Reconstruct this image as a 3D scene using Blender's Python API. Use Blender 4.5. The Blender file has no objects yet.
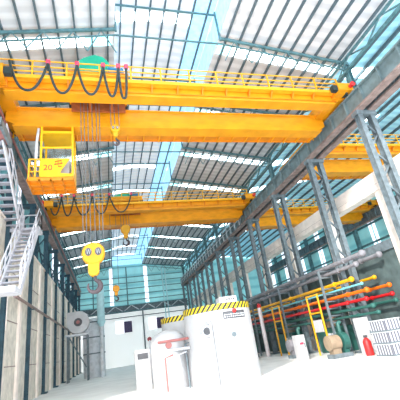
import bpy, math, random
from mathutils import Vector, Matrix
random.seed(7)
S = 1.2            # one working unit is 1.2 m
EYE = 1.5          # eye height in working units: the floor is z = -1.5
C = bpy.context.scene.collection
FZ = -EYE

def W(p):
    return Vector((p[0]*S, p[1]*S, (p[2]+EYE)*S))

# ------------------------------------------------------------------ materials
MATS = {}
def mat(name, col, rough=0.55, metal=0.0, var=0.18, scale=3.0, emit=0.0, stretch=None, bump=0.0, dirt=None, spec=0.4):
    m = bpy.data.materials.new(name); m.use_nodes = True
    nt = m.node_tree; b = nt.nodes['Principled BSDF']
    b.inputs['Roughness'].default_value = rough
    b.inputs['Metallic'].default_value = metal
    b.inputs['Specular IOR Level'].default_value = spec
    tc = nt.nodes.new('ShaderNodeTexCoord'); mp = nt.nodes.new('ShaderNodeMapping')
    nt.links.new(tc.outputs['Object'], mp.inputs['Vector'])
    if stretch: mp.inputs['Scale'].default_value = stretch
    n = nt.nodes.new('ShaderNodeTexNoise'); n.inputs['Scale'].default_value = scale
    n.inputs['Detail'].default_value = 5.0
    nt.links.new(mp.outputs['Vector'], n.inputs['Vector'])
    r = nt.nodes.new('ShaderNodeValToRGB')
    lo = dirt if dirt else tuple(c*(1-var) for c in col)
    hi = tuple(min(1, c*(1+var*0.5)) for c in col)
    r.color_ramp.elements[0].position = 0.32; r.color_ramp.elements[0].color = (*lo, 1)
    r.color_ramp.elements[1].position = 0.62; r.color_ramp.elements[1].color = (*hi, 1)
    nt.links.new(n.outputs['Fac'], r.inputs['Fac'])
    nt.links.new(r.outputs['Color'], b.inputs['Base Color'])
    if emit:
        nt.links.new(r.outputs['Color'], b.inputs['Emission Color'])
        b.inputs['Emission Strength'].default_value = emit
    if bump:
        bp = nt.nodes.new('ShaderNodeBump'); bp.inputs['Strength'].default_value = bump
        nt.links.new(n.outputs['Fac'], bp.inputs['Height']); nt.links.new(bp.outputs['Normal'], b.inputs['Normal'])
    MATS[name] = m
    return m

def ribbed(name, a, b_, axis, freq, rough=0.5, duty=0.5, emit=0.0):
    """profiled sheet: bands of two tones along one axis plus bump"""
    m = bpy.data.materials.new(name); m.use_nodes = True
    nt = m.node_tree; b = nt.nodes['Principled BSDF']; b.inputs['Roughness'].default_value = rough
    tc = nt.nodes.new('ShaderNodeTexCoord'); sp = nt.nodes.new('ShaderNodeSeparateXYZ')
    nt.links.new(tc.outputs['Object'], sp.inputs[0])
    mu = nt.nodes.new('ShaderNodeMath'); mu.operation = 'MULTIPLY'; mu.inputs[1].default_value = freq
    if axis == 'XY':
        ad = nt.nodes.new('ShaderNodeMath'); ad.operation = 'ADD'
        nt.links.new(sp.outputs['X'], ad.inputs[0]); nt.links.new(sp.outputs['Y'], ad.inputs[1]); nt.links.new(ad.outputs[0], mu.inputs[0])
    else: nt.links.new(sp.outputs[axis], mu.inputs[0])
    fr = nt.nodes.new('ShaderNodeMath'); fr.operation = 'PINGPONG'; fr.inputs[1].default_value = 1.0
    nt.links.new(mu.outputs[0], fr.inputs[0])
    r = nt.nodes.new('ShaderNodeValToRGB')
    r.color_ramp.elements[0].position = max(0.02, duty-0.2); r.color_ramp.elements[0].color = (*a, 1)
    r.color_ramp.elements[1].position = min(0.98, duty+0.2); r.color_ramp.elements[1].color = (*b_, 1)
    nt.links.new(fr.outputs[0], r.inputs['Fac'])
    n = nt.nodes.new('ShaderNodeTexNoise'); n.inputs['Scale'].default_value = 0.35; n.inputs['Detail'].default_value = 3
    nt.links.new(tc.outputs['Object'], n.inputs['Vector'])
    mr = nt.nodes.new('ShaderNodeMapRange'); mr.inputs[1].default_value = 0.3; mr.inputs[2].default_value = 0.7
    mr.inputs[3].default_value = 0.82; mr.inputs[4].default_value = 1.1
    nt.links.new(n.outputs['Fac'], mr.inputs[0])
    mx = nt.nodes.new('ShaderNodeVectorMath'); mx.operation = 'SCALE'
    nt.links.new(r.outputs['Color'], mx.inputs[0]); nt.links.new(mr.outputs[0], mx.inputs['Scale'])
    nt.links.new(mx.outputs[0], b.inputs['Base Color'])
    if emit:
        nt.links.new(mx.outputs[0], b.inputs['Emission Color']); b.inputs['Emission Strength'].default_value = emit
    bp = nt.nodes.new('ShaderNodeBump'); bp.inputs['Strength'].default_value = 0.4; bp.inputs['Distance'].default_value = 0.03
    nt.links.new(fr.outputs[0], bp.inputs['Height']); nt.links.new(bp.outputs['Normal'], b.inputs['Normal'])
    MATS[name] = m
    return m

def hazard(name):
    m = bpy.data.materials.new(name); m.use_nodes = True
    nt = m.node_tree; b = nt.nodes['Principled BSDF']; b.inputs['Roughness'].default_value = 0.5
    tc = nt.nodes.new('ShaderNodeTexCoord'); sp = nt.nodes.new('ShaderNodeSeparateXYZ')
    nt.links.new(tc.outputs['UV'], sp.inputs[0])
    ad = nt.nodes.new('ShaderNodeMath'); ad.operation = 'SUBTRACT'
    nt.links.new(sp.outputs[0], ad.inputs[0]); nt.links.new(sp.outputs[1], ad.inputs[1])
    fr = nt.nodes.new('ShaderNodeMath'); fr.operation = 'FRACT'; nt.links.new(ad.outputs[0], fr.inputs[0])
    r = nt.nodes.new('ShaderNodeValToRGB'); r.color_ramp.interpolation = 'CONSTANT'
    r.color_ramp.elements[0].color = (0.85, 0.62, 0.02, 1)
    r.color_ramp.elements[1].position = 0.5; r.color_ramp.elements[1].color = (0.03, 0.03, 0.03, 1)
    nt.links.new(fr.outputs[0], r.inputs['Fac']); nt.links.new(r.outputs['Color'], b.inputs['Base Color'])
    MATS[name] = m
    return m

YEL = mat('crane_yellow_paint', (0.84, 0.335, 0.008), 0.42, var=0.14, scale=1.2, stretch=(1, 1, 2.5))
ORA = mat('crane_orange_yellow_paint', (0.74, 0.24, 0.008), 0.45, var=0.18, scale=1.5)
RAILY = mat('railing_yellow_paint', (0.84, 0.40, 0.015), 0.45, var=0.1)
CABY = mat('cab_yellow_paint', (0.86, 0.47, 0.006), 0.4, var=0.06)
HOOKY = mat('hook_block_yellow', (0.72, 0.33, 0.006), 0.4, var=0.08)
STEELG = mat('grey_steel_paint', (0.155, 0.19, 0.21), 0.5, var=0.3, scale=4)
RUNW = mat('runway_grey_paint', (0.17, 0.225, 0.235), 0.5, var=0.3, scale=2)
TEALS = mat('teal_grey_steel', (0.10, 0.21, 0.235), 0.5, var=0.35, scale=3)
BLUES = mat('dark_blue_steel', (0.03, 0.075, 0.105), 0.5, var=0.35, scale=3)
BROWN = mat('rusty_flange_steel', (0.30, 0.21, 0.19), 0.6, var=0.35, scale=2.5)
DARK = mat('dark_purlin_steel', (0.10, 0.14, 0.165), 0.55, var=0.2)
BLACK = mat('black_rubber', (0.03, 0.045, 0.045), 0.6, var=0.2)
ROPE = mat('wire_rope_grey', (0.13, 0.14, 0.15), 0.5, var=0.2)
GREEN = mat('green_cover_paint', (0.02, 0.42, 0.26), 0.45, var=0.15)
MAROON = mat('maroon_paint', (0.25, 0.03, 0.04), 0.5)
BLUE = mat('blue_motor_paint', (0.02, 0.22, 0.42), 0.45)
RED = mat('red_paint', (0.72, 0.03, 0.03), 0.45)
PINK = mat('magenta_red_clamp', (0.75, 0.06, 0.12), 0.5)
WHITE = mat('white_vessel_paint', (0.56, 0.55, 0.56), 0.4, var=0.06)
PALEG = mat('pale_grey_steel', (0.66, 0.67, 0.7), 0.45, var=0.15)
STAIR = mat('galvanised_stair_steel', (0.62, 0.61, 0.66), 0.5, var=0.15)
STAIRU = mat('stair_tread_plate', (0.42, 0.41, 0.46), 0.55, var=0.2)
REDPL = mat('red_brown_primer', (0.42, 0.16, 0.15), 0.6, var=0.2)
CREAM = mat('cream_concrete', (0.92, 0.80, 0.72), 0.8, var=0.1, scale=2)
CREAM2 = mat('cream_pillar_concrete', (0.88, 0.76, 0.68), 0.8, var=0.15, scale=2)
STONE = mat('pale_stone_panel', (0.74, 0.67, 0.58), 0.85, var=0.22, scale=2.2)
FLOOR = mat('pale_concrete_floor', (0.80, 0.79, 0.77), 0.75, var=0.1, scale=0.6)
ROOF = ribbed('grey_profiled_roof_sheet', (0.70, 0.70, 0.73), (0.83, 0.83, 0.86), 'Y', 3.0)
ROOFM = ribbed('white_monitor_roof_sheet', (0.72, 0.76, 0.82), (0.85, 0.88, 0.92), 'Y', 3.0, emit=0.25)  # slight emission lightens the sheet, standing in for daylight through it
ROOFB = ribbed('blue_profiled_roof_sheet', (0.30, 0.62, 0.78), (0.42, 0.76, 0.90), 'Y', 3.0, emit=0.2)  # emission put in as daylight glowing through the roof
TEALW = ribbed('teal_cladding_sheet', (0.22, 0.56, 0.60), (0.34, 0.70, 0.72), 'Z', 1.1, duty=0.3, emit=0.2)  # added glow brightens the cladding as if daylight came through
TEALX = ribbed('teal_side_cladding', (0.16, 0.47, 0.52), (0.26, 0.60, 0.64), 'Z', 0.9, duty=0.3, emit=0.06)  # faint glow added so the left wall looks lit
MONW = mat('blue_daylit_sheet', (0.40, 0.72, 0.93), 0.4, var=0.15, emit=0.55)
SKY = mat('daylit_skylight_sheet', (0.80, 0.96, 1.0), 0.4, var=0.08, emit=5.5)
SKYC = mat('cyan_daylit_skylight', (0.45, 0.92, 1.0), 0.4, var=0.08, emit=1.6)
STRIP = mat('daylit_wall_strip', (0.90, 0.88, 1.0), 0.4, var=0.06, emit=0.9)
PALEW = mat('pale_wall_sheet', (0.86, 0.87, 0.86), 0.7, var=0.08, scale=1, emit=0.3)  # glow added to the sheet to brighten the lower end wall
PURPLE = mat('dark_purple_louvre', (0.10, 0.07, 0.16), 0.5)
CYANP = mat('pale_cyan_pipe_paint', (0.50, 0.76, 0.80), 0.4, var=0.08)
GREYP = mat('grey_pipe_paint', (0.24, 0.23, 0.25), 0.5, var=0.25)
YELP = mat('yellow_pipe_paint', (0.84, 0.40, 0.006), 0.4, var=0.08)
ORAP = mat('orange_pipe_paint', (0.80, 0.155, 0.006), 0.4, var=0.1)
REDP = mat('red_pipe_paint', (0.58, 0.012, 0.016), 0.4, var=0.1)
GRNP = mat('dark_green_pipe_paint', (0.03, 0.125, 0.105), 0.45, var=0.15)
CYAN2 = mat('cyan_pipe_paint', (0.20, 0.62, 0.70), 0.4, var=0.08)
PLATE = mat('dark_name_plate', (0.10, 0.10, 0.11), 0.5)
STEELH = mat('bare_hook_steel', (0.085, 0.062, 0.07), 0.45, metal=0.0, var=0.3)
BEIGE = mat('beige_machine_paint', (0.34, 0.25, 0.17), 0.5)
HAZ = hazard('yellow_black_hazard_band')
RIBS = ribbed('ribbed_bright_sheet', (0.12, 0.12, 0.15), (0.62, 0.62, 0.68), 'XY', 11.0)
GLASS = mat('cab_window_glass', (0.55, 0.65, 0.68), 0.08)
GLASS.node_tree.nodes['Principled BSDF'].inputs['Transmission Weight'].default_value = 0.75

# ------------------------------------------------------------------ mesh builder
class MB:
    def __init__(s): s.v = []; s.f = []; s.uv = None
    def add(s, vs, fs):
        n = len(s.v); s.v += [tuple(p) for p in vs]; s.f += [tuple(i+n for i in q) for q in fs]; return s
    def box(s, a, b):
        x0, x1 = sorted((a[0], b[0])); y0, y1 = sorted((a[1], b[1])); z0, z1 = sorted((a[2], b[2]))
        return s.add([(x0,y0,z0),(x1,y0,z0),(x1,y1,z0),(x0,y1,z0),(x0,y0,z1),(x1,y0,z1),(x1,y1,z1),(x0,y1,z1)],
                     [(0,3,2,1),(4,5,6,7),(0,1,5,4),(1,2,6,5),(2,3,7,6),(3,0,4,7)])
    def bar(s, p, q, w, h=None, up=(0,0,1)):
        h = h or w; p = Vector(p); q = Vector(q); d = (q-p).normalized(); u = Vector(up)
        if abs(d.dot(u)) > 0.98: u = Vector((0,1,0))
        a = d.cross(u).normalized(); b = a.cross(d).normalized()
        vs = [c + a*i*w/2 + b*j*h/2 for c in (p, q) for i, j in ((-1,-1),(1,-1),(1,1),(-1,1))]
        return s.add(vs, [(0,3,2,1),(4,5,6,7),(0,1,5,4),(1,2,6,5),(2,3,7,6),(3,0,4,7)])
    def tube(s, pts, r, n=8, cap=True):
        pts = [Vector(p) for p in pts]; rings = []
        ref = None
        for i, p in enumerate(pts):
            t = (pts[min(i+1, len(pts)-1)] - pts[max(i-1, 0)]).normalized()
            if ref is None:
                ref = t.orthogonal().normalized()
            a = (ref - t*ref.dot(t)).normalized(); ref = a; b = t.cross(a)
            rr = r[i] if isinstance(r, (list, tuple)) else r
            rings.append([p + a*math.cos(k*2*math.pi/n)*rr + b*math.sin(k*2*math.pi/n)*rr for k in range(n)])
        vs = [v for g in rings for v in g]; fs = []
        for i in range(len(rings)-1):
            for k in range(n):
                fs.append((i*n+k, i*n+(k+1)%n, (i+1)*n+(k+1)%n, (i+1)*n+k))
        if cap:
            fs.append(tuple(range(n-1, -1, -1))); m = (len(rings)-1)*n; fs.append(tuple(range(m, m+n)))
        return s.add(vs, fs)
    def lathe(s, c, prof, axis='z', n=32):
        """profile of (radius, along) about an axis through c"""
        vs = []; fs = []
        for r, h in prof:
            for k in range(n):
                t = k*2*math.pi/n; x, y = r*math.cos(t), r*math.sin(t)
                o = {'z': (x, y, h), 'y': (x, h, -y), 'x': (h, x, y)}[axis]
                vs.append((c[0]+o[0], c[1]+o[1], c[2]+o[2]))
        for i in range(len(prof)-1):
            for k in range(n):
                fs.append((i*n+k, i*n+(k+1)%n, (i+1)*n+(k+1)%n, (i+1)*n+k))
        fs.append(tuple(range(n-1, -1, -1))); m = (len(prof)-1)*n; fs.append(tuple(range(m, m+n)))
        return s.add(vs, fs)
    def prism(s, poly, axis, a, b):
        """polygon in the two other axes pushed from a to b along axis"""
        def mk(p, h): return {'x': (h, p[0], p[1]), 'y': (p[0], h, p[1]), 'z': (p[0], p[1], h)}[axis]
        n = len(poly)
        vs = [mk(p, a) for p in poly] + [mk(p, b) for p in poly]
        fs = [tuple(range(n-1, -1, -1)), tuple(range(n, 2*n))] + [(i, (i+1)%n, n+(i+1)%n, n+i) for i in range(n)]
        return s.add(vs, fs)
    def sphere(s, c, r, n=14, m=8, sq=(1,1,1)):
        prof = [(max(1e-3, r*math.sin(math.pi*i/m)), -r*math.cos(math.pi*i/m)) for i in range(m+1)]
        k = len(s.v); s.lathe((0,0,0), prof, 'z', n)
        for i in range(k, len(s.v)):
            v = s.v[i]; s.v[i] = (c[0]+v[0]*sq[0], c[1]+v[1]*sq[1], c[2]+v[2]*sq[2])
        return s
    def build(s, name, m, parent=None, smooth=False, bevel=0.0):
        vs = [W(p) for p in s.v]
        if parent is None:
            o0 = Vector((sum(v.x for v in vs)/len(vs), sum(v.y for v in vs)/len(vs), min(v.z for v in vs)))
        else:
            o0 = Vector((0, 0, 0)); q = parent
            while q: o0 += q.location; q = q.parent
        me = bpy.data.meshes.new(name); me.from_pydata([v-o0 for v in vs], [], s.f)
        me.materials.append(m)
        import bmesh
        bm = bmesh.new(); bm.from_mesh(me); bmesh.ops.recalc_face_normals(bm, faces=bm.faces); bm.to_mesh(me); bm.free()
        if s.uv:
            l = me.uv_layers.new(name='UVMap')
            for lp in me.loops: l.data[lp.index].uv = s.uv(s.v[lp.vertex_index])
        o = bpy.data.objects.new(name, me); C.objects.link(o)
        if parent is None: o.location = o0
        else: o.parent = parent
        if smooth:
            for p in me.polygons: p.use_smooth = len(p.vertices) <= 4
            me.set_sharp_from_angle(angle=math.radians(40))
        if bevel:
            b = o.modifiers.new('Bevel', 'BEVEL'); b.width = bevel*S; b.segments = 2
        return o

def empty(name, p):
    o = bpy.data.objects.new(name, None); C.objects.link(o); o.location = W(p); o.empty_display_size = 0.3
    return o
def tag(o, label, cat, group=None, kind=None):
    o['label'] = label; o['category'] = cat
    if group: o['group'] = group
    if kind: o['kind'] = kind
    return o
def struct(name, mb, m, label=None):
    o = mb.build(name, m); o['kind'] = 'structure'
    if label: o['label'] = label
    return o
def copy_tree(o, d=None, parent=None):
    c = o.copy(); C.objects.link(c)
    if parent is not None: c.parent = parent
    if d is not None: c.location = o.location + Vector(d)*S
    for ch in list(o.children): copy_tree(ch, None, c)
    return c
def part_text(body, size, p, m, parent, rotx=90, rotz=0, ext=0.004, align='LEFT', name='lettering'):
    cu = bpy.data.curves.new(name, 'FONT'); cu.body = body; cu.size = size*S; cu.extrude = ext; cu.align_x = align
    cu.materials.append(m); o = bpy.data.objects.new(name, cu); C.objects.link(o)
    off = Vector((0,0,0)); q = parent
    while q: off += q.location; q = q.parent
    me = bpy.data.meshes.new_from_object(o.evaluated_get(bpy.context.evaluated_depsgraph_get()))
    bpy.data.objects.remove(o); o = bpy.data.objects.new(name, me); C.objects.link(o)
    if not me.materials: me.materials.append(m)
    o.parent = parent; o.location = W(p) - off; o.rotation_euler = (math.radians(rotx), 0, math.radians(rotz))
    return o
ORD = ['first','second','third','fourth','fifth','sixth','seventh','eighth','ninth','tenth','eleventh','twelfth']

CY = [11.35, 15.95, 21, 26, 31, 36, 41, 46, 51, 56]
XL, XR = -4.1, 11.75         # crane rail lines
YE = 57.0                    # end wall
Y0 = 3.0                     # unseen end, left open so sun and sky light the hall
TZ = 13.3; TXL, TXR = 0.75, 5.6   # throat of the ridge monitor
EL, ER, EZ = -5.3, 12.4, 12.3

# ------------------------------------------------------------------ setting
struct('floor', MB().box((-5.3, -2, FZ-0.1), (28, YE+0.3, FZ)), FLOOR)
def slope(mb, xa, za, xb, zb, y0, y1, t=0.06):
    mb.add([(xa,y0,za),(xb,y0,zb),(xb,y1,zb),(xa,y1,za),(xa,y0,za+t),(xb,y0,zb+t),(xb,y1,zb+t),(xa,y1,za+t)],
           [(0,3,2,1),(4,5,6,7),(0,1,5,4),(1,2,6,5),(2,3,7,6),(3,0,4,7)])
def zroof(x):
    if x > TXR: return TZ + (EZ-TZ)*(x-TXR)/(ER-TXR)
    if x < TXL: return TZ + (EZ-TZ)*(TXL-x)/(TXL-EL)
    return 14.75 + 0.35*(1-((x-3.175)/2.425)**2)
r = MB(); slope(r, EL, EZ, TXL, TZ, Y0, YE); slope(r, TXR, TZ, ER, EZ, Y0, YE)
struct('ceiling', r, ROOF)
r = MB(); N = 8
for i in range(N):
    xa = TXL + (TXR-TXL)*i/N; xb = TXL + (TXR-TXL)*(i+1)/N
    slope(r, xa, zroof(xa+1e-6), xb, zroof(xb-1e-6), Y0, YE)
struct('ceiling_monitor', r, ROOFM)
struct('wall_monitor_right', MB().box((TXR, Y0, TZ), (TXR+0.06, YE, 14.8)), MONW)
struct('wall_monitor_left', MB().box((TXL-0.06, Y0, TZ), (TXL, YE, 14.8)), MONW)
struct('wall_monitor_end', MB().box((TXL, YE-0.06, TZ), (TXR, YE, 14.9)), MONW)
wn = 0
def window(mb, m):
    global wn
    wn += 1
    return struct('window_%d' % wn, mb, m)
for y in [7.2, 12.2, 17.2, 22.2, 27.4, 32.4, 37.4, 42.4, 47.4, 52.4]:
    w = 0.28
    a = MB(); slope(a, TXR+0.9, zroof(TXR+0.9)-0.02, ER-0.2, zroof(ER-0.2)-0.02, y-w, y+w, 0.01); window(a, SKY)
    a = MB(); slope(a, TXR+0.1, zroof(TXR+0.1)-0.02, TXR+0.9, zroof(TXR+0.9)-0.02, y-w, y+w, 0.01); window(a, SKYC)
    a = MB(); slope(a, EL+0.2, zroof(EL+0.2)-0.02, TXL-1.3, zroof(TXL-1.3)-0.02, y-w, y+w, 0.01); window(a, SKY)
    a = MB(); slope(a, TXL-1.3, zroof(TXL-1.3)-0.02, TXL-0.1, zroof(TXL-0.1)-0.02, y-w, y+w, 0.01); window(a, SKYC)
    a = MB()
    for i in range(N):
        xa = TXL+0.05 + (TXR-TXL-0.1)*i/N; xb = TXL+0.05 + (TXR-TXL-0.1)*(i+1)/N
        slope(a, xa, zroof(xa)-0.02, xb, zroof(xb)-0.02, y-w*0.9, y+w*0.9, 0.01)
    window(a, SKY)

a = MB(); slope(a, 4.5, zroof(4.5)-0.03, TXR-0.05, zroof(TXR-0.05)-0.03, Y0, YE-0.1, 0.005)
window(a, MONW)
# end wall
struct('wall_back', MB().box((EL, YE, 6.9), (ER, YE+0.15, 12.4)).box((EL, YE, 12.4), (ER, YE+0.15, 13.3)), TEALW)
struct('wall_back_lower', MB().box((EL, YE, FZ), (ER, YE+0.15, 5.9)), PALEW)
struct('wall_back_band', MB().box((EL, YE+0.1, 5.9), (ER, YE+0.25, 6.9)), STEELG)  # grey colour stands in for the shadowed strip behind the bracing
for x in (0.35, 5.75):
    window(MB().box((x, YE-0.05, 7.1), (x+0.55, YE-0.003, 12.9)), STRIP)
for k, z in enumerate((7.6, 8.5, 9.4, 10.3, 11.2)):
    struct('trim_%d' % (k+1), MB().box((EL, YE-0.14, z), (ER, YE-0.05, z+0.1)), TEALS)
for k, x in enumerate((-2.2, 2.9, 8.6, 9.1)):
    struct('trim_%d' % (k+6), MB().box((x, YE-0.3, 6.9 if k < 2 else FZ), (x+0.16, YE-0.14, 12.9)), TEALS if k < 2 else CYANP)
struct('trim_10', MB().box((5.05, YE-0.3, FZ), (5.25, YE-0.01, 6.3)), STEELG)
struct('trim_11', MB().box((EL, YE-0.12, 5.15), (ER, YE-0.01, 5.27)), STEELG)
for x in (1.0, 5.95):
    window(MB().box((x, YE-0.03, 3.0), (x+1.2, YE-0.002, 4.75)), STRIP)
    t = tag(empty('ventilation_louvre', (x+1.8, YE-0.06, 3.0)),
            'dark purple louvre beside the %s bright opening low on the end wall' % ('left' if x < 3 else 'right'), 'louvre', 'louvres in the end wall')
    MB().box((x+1.22, YE-0.14, 3.0), (x+2.4, YE-0.01, 4.6)).build('frame', PURPLE, t)
    b = MB()
    for k in range(7): b.box((x+1.3, YE-0.2, 3.12+k*0.2), (x+2.32, YE-0.14, 3.2+k*0.2))
    b.build('slats', PURPLE, t)
tr = tag(empty('wind_truss', (3.5, YE-0.5, 5.9)), 'long flat grey lattice truss across the end wall above the pale sheets', 'truss')
MB().box((EL+0.1, YE-0.6, 6.8), (ER-0.1, YE-0.45, 6.92)).build('chord', TEALS, tr)
MB().box((EL+0.1, YE-0.6, 5.95), (ER-0.1, YE-0.45, 6.07)).build('chord', TEALS, tr)
for k in range(7):
    x = EL+0.2+k*2.45
    MB().bar((x, YE-0.52, 6.0), (x+1.22, YE-0.52, 6.86), 0.1).bar((x+1.22, YE-0.52, 6.86), (x+2.44, YE-0.52, 6.0), 0.1).build('brace', PALEG, tr)

# left wall: masonry infill between the columns, bright slots, cladding above
WL = -5.3
struct('wall_left_upper', MB().box((WL-0.2, Y0, 6.3), (WL-0.05, YE, 12.4)), TEALX)
tn = 11
for k, y in enumerate(CY):
    y0 = y+0.18; y1 = CY[k+1]-0.18 if k+1 < len(CY) else YE
    struct('wall_left_%d' % (k+1), MB().box((-4.44, y0+0.75, FZ), (-4.12, y1, 6.0)).box((-4.44, y0, FZ), (-4.12, y0+0.75, 1.6)).box((-4.44, y0, 5.0), (-4.12, y0+0.75, 6.0)), STONE)
    struct('ceiling_left_%d' % (k+1), MB().box((-5.3, y0, 6.02), (-4.08, y1, 6.14)), CREAM2)
    window(MB().box((-4.3, y0+0.02, 1.62), (-4.26, y0+0.73, 4.98)), STRIP)
    window(MB().box((WL-0.05, y+1.7, 7.0), (WL-0.02, y+2.6, 11.6)), STRIP)
    if y1-y0 > 2:
        tn += 1
        struct('trim_%d' % tn, MB().box((-4.12, y0+2.6, FZ), (-4.02, y0+3.0, 6.0)), CREAM)
        for z in (0.2, 2.0, 4.1):
            tn += 1
            struct('trim_%d' % tn, MB().box((-4.12, y0+0.8, z), (-4.10, y0+2.6, z+0.04)), BROWN)

# concrete frame along the right side
PX = 13.15
b = MB().box((PX, 4, 6.05), (PX+0.4, YE, 6.7)); struct('trim_60', b, CREAM)
b = MB().box((PX-0.1, 4, 5.72), (PX+0.45, YE, 6.03)); struct('trim_61', b, CREAM2)
struct('trim_62', MB().box((PX-0.04, 4, 6.01), (PX+0.4, YE, 6.07)), BROWN)
for k, y in enumerate([8.3, 13.2, 18.0, 23.0, 28, 33, 38, 43, 48, 53]):
    struct('trim_%d' % (63+k), MB().box((PX, y-0.26, FZ), (PX+0.42, y+0.26, 5.74)), CREAM2)
LOWG = mat('dark_low_wall_paint', (0.10, 0.14, 0.14), 0.7, var=0.35, scale=1.5)
struct('wall_right_low', MB().box((PX+0.16, 4, FZ), (PX+0.26, YE, 2.9)), LOWG)
struct('trim_75', MB().box((PX+0.05, 4, 2.9), (PX+0.35, YE, 3.35)), STEELG)

# adjoining bay: far wall, roof
XW = 27.0
struct('wall_right', MB().box((XW, 4, FZ), (XW+0.2, YE+10, 12.5)), TEALW)
struct('wall_right_end', MB().box((ER, YE+0.2, FZ), (XW, YE+0.4, 13.2)), TEALW)
for k in range(11):
    y = 14.0 + k*5.0
    window(MB().box((XW-0.05, y, 4.5), (XW-0.003, y+0.35, 11.5)), STRIP)
    window(MB().box((XW-0.05, y+0.6, 4.5), (XW-0.003, y+0.95, 11.5)), STRIP)
for k in range(5):
    struct('trim_%d' % (80+k), MB().box((XW-0.15, 4, 3.2+k*1.9), (XW-0.06, YE+6, 3.4+k*1.9)), TEALS)
for k in range(9):
    y = 11.5 + k*5
    struct('trim_%d' % (90+k), MB().box((XW-0.6, y, FZ), (XW-0.25, y+0.4, 12.3)), TEALS)
r = MB(); slope(r, ER+0.02, 12.3, 19.7, 13.4, Y0, YE); slope(r, 19.7, 13.4, XW, 12.3, Y0, YE)
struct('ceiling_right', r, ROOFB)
def zr2(x): return 12.3 + 1.1*(x-ER)/(19.7-ER) if x < 19.7 else 13.4 - 1.1*(x-19.7)/(XW-19.7)
for y in [7, 12.4, 17.4, 22.4, 27.4, 32.4, 37.4, 42.4]:
    a = MB(); slope(a, ER+0.4, zr2(ER+0.4)-0.03, 19.5, zr2(19.5)-0.03, y-0.4, y+0.4, 0.01); window(a, SKY)
a = MB(); slope(a, 15.2, zr2(15.2)-0.035, 16.0, zr2(16.0)-0.035, Y0, YE, 0.01); window(a, STRIP)

# ------------------------------------------------------------------ purlins
pg = 'purlins under the roof sheets'
for i in range(10):
    x = TXR + 0.35 + i*0.66; z = zroof(x)
    o = MB().box((x-0.035, Y0, z-0.15), (x+0.035, YE-0.35, z-0.005)).build('purlin', DARK)
    tag(o, '%s dark purlin to the right of the ridge monitor opening' % ORD[i], 'purlin', pg)
for i in range(9):
    x = TXL - 0.3 - i*0.68; z = zroof(x)
    if x < EL+0.1: break
    o = MB().box((x-0.035, Y0, z-0.15), (x+0.035, YE-0.35, z-0.005)).build('purlin', DARK)
    tag(o, '%s dark purlin to the left of the ridge monitor opening' % ORD[i], 'purlin', pg)
for i in range(7):
    x = TXL + 0.35 + i*0.69; z = zroof(x)
    o = MB().box((x-0.035, Y0, z-0.15), (x+0.035, YE-0.1, z-0.005)).build('purlin', DARK)
    tag(o, '%s purlin from the left inside the raised ridge monitor' % ORD[i], 'purlin', pg)
for i in range(14):
    x = ER + 0.5 + i*1.0; z = zr2(x)
    o = MB().box((x-0.05, Y0, z-0.22), (x+0.05, YE-0.05, z-0.04)).build('purlin', DARK)
    lab = '%s purlin over the adjoining bay, counted from the right column row' % (ORD+['thirteenth','fourteenth'])[i]
    tag(o, lab, 'purlin', 'purlins of the adjoining bay')

# ------------------------------------------------------------------ roof trusses (slender)
def truss(y):
    t = empty('roof_truss', (4, y, EZ-1))
    MB().bar((EL+0.2, y, zroof(EL+0.2)-0.28), (TXL, y, TZ-0.28), 0.09, 0.14).build('top_chord', TEALS, t)
    MB().bar((TXR, y, TZ-0.28), (ER-0.1, y, zroof(ER-0.1)-0.28), 0.09, 0.14).build('top_chord', TEALS, t)
    MB().bar((EL+0.2, y, EZ-0.75), (TXL, y, TZ-0.62), 0.06).bar((TXL, y, TZ-0.62), (TXR, y, TZ-0.62), 0.06).bar((TXR, y, TZ-0.62), (ER-0.1, y, EZ-0.75), 0.06).build('bottom_chord', TEALS, t)
    for (xa, xb) in ((EL+0.3, TXL), (TXR, ER-0.2)):
        w = MB(); n = 5
        for k in range(n):
            x0 = xa+(xb-xa)*k/n; x1 = xa+(xb-xa)*(k+0.5)/n; x2 = xa+(xb-xa)*(k+1)/n
            zb = lambda x: (EZ-0.75)+(0.13)*(abs((x-(xa if xa < 0 else xb))/(xb-xa)))
            w.bar((x0, y, zb(x0)), (x1, y, zroof(x1)-0.3), 0.04).bar((x1, y, zroof(x1)-0.3), (x2, y, zb(x2)), 0.04)
        w.build('web_bracing', TEALS, t)
    MB().bar((TXL+0.03, y, TZ-0.4), (TXL+0.03, y, 14.75), 0.09).bar((TXR-0.03, y, TZ-0.4), (TXR-0.03, y, 14.75), 0.09).bar((TXL, y, 14.55), (TXR, y, 14.55), 0.07).build('monitor_frame', TEALS, t)
    return t
tp = truss(CY[0])
for i, y in enumerate(CY):
    t = tp if i == 0 else copy_tree(tp, (0, y-CY[0], 0))
    tag(t, 'slender roof truss over the %s pair of columns from the camera' % ORD[i], 'truss', 'roof trusses')

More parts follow.
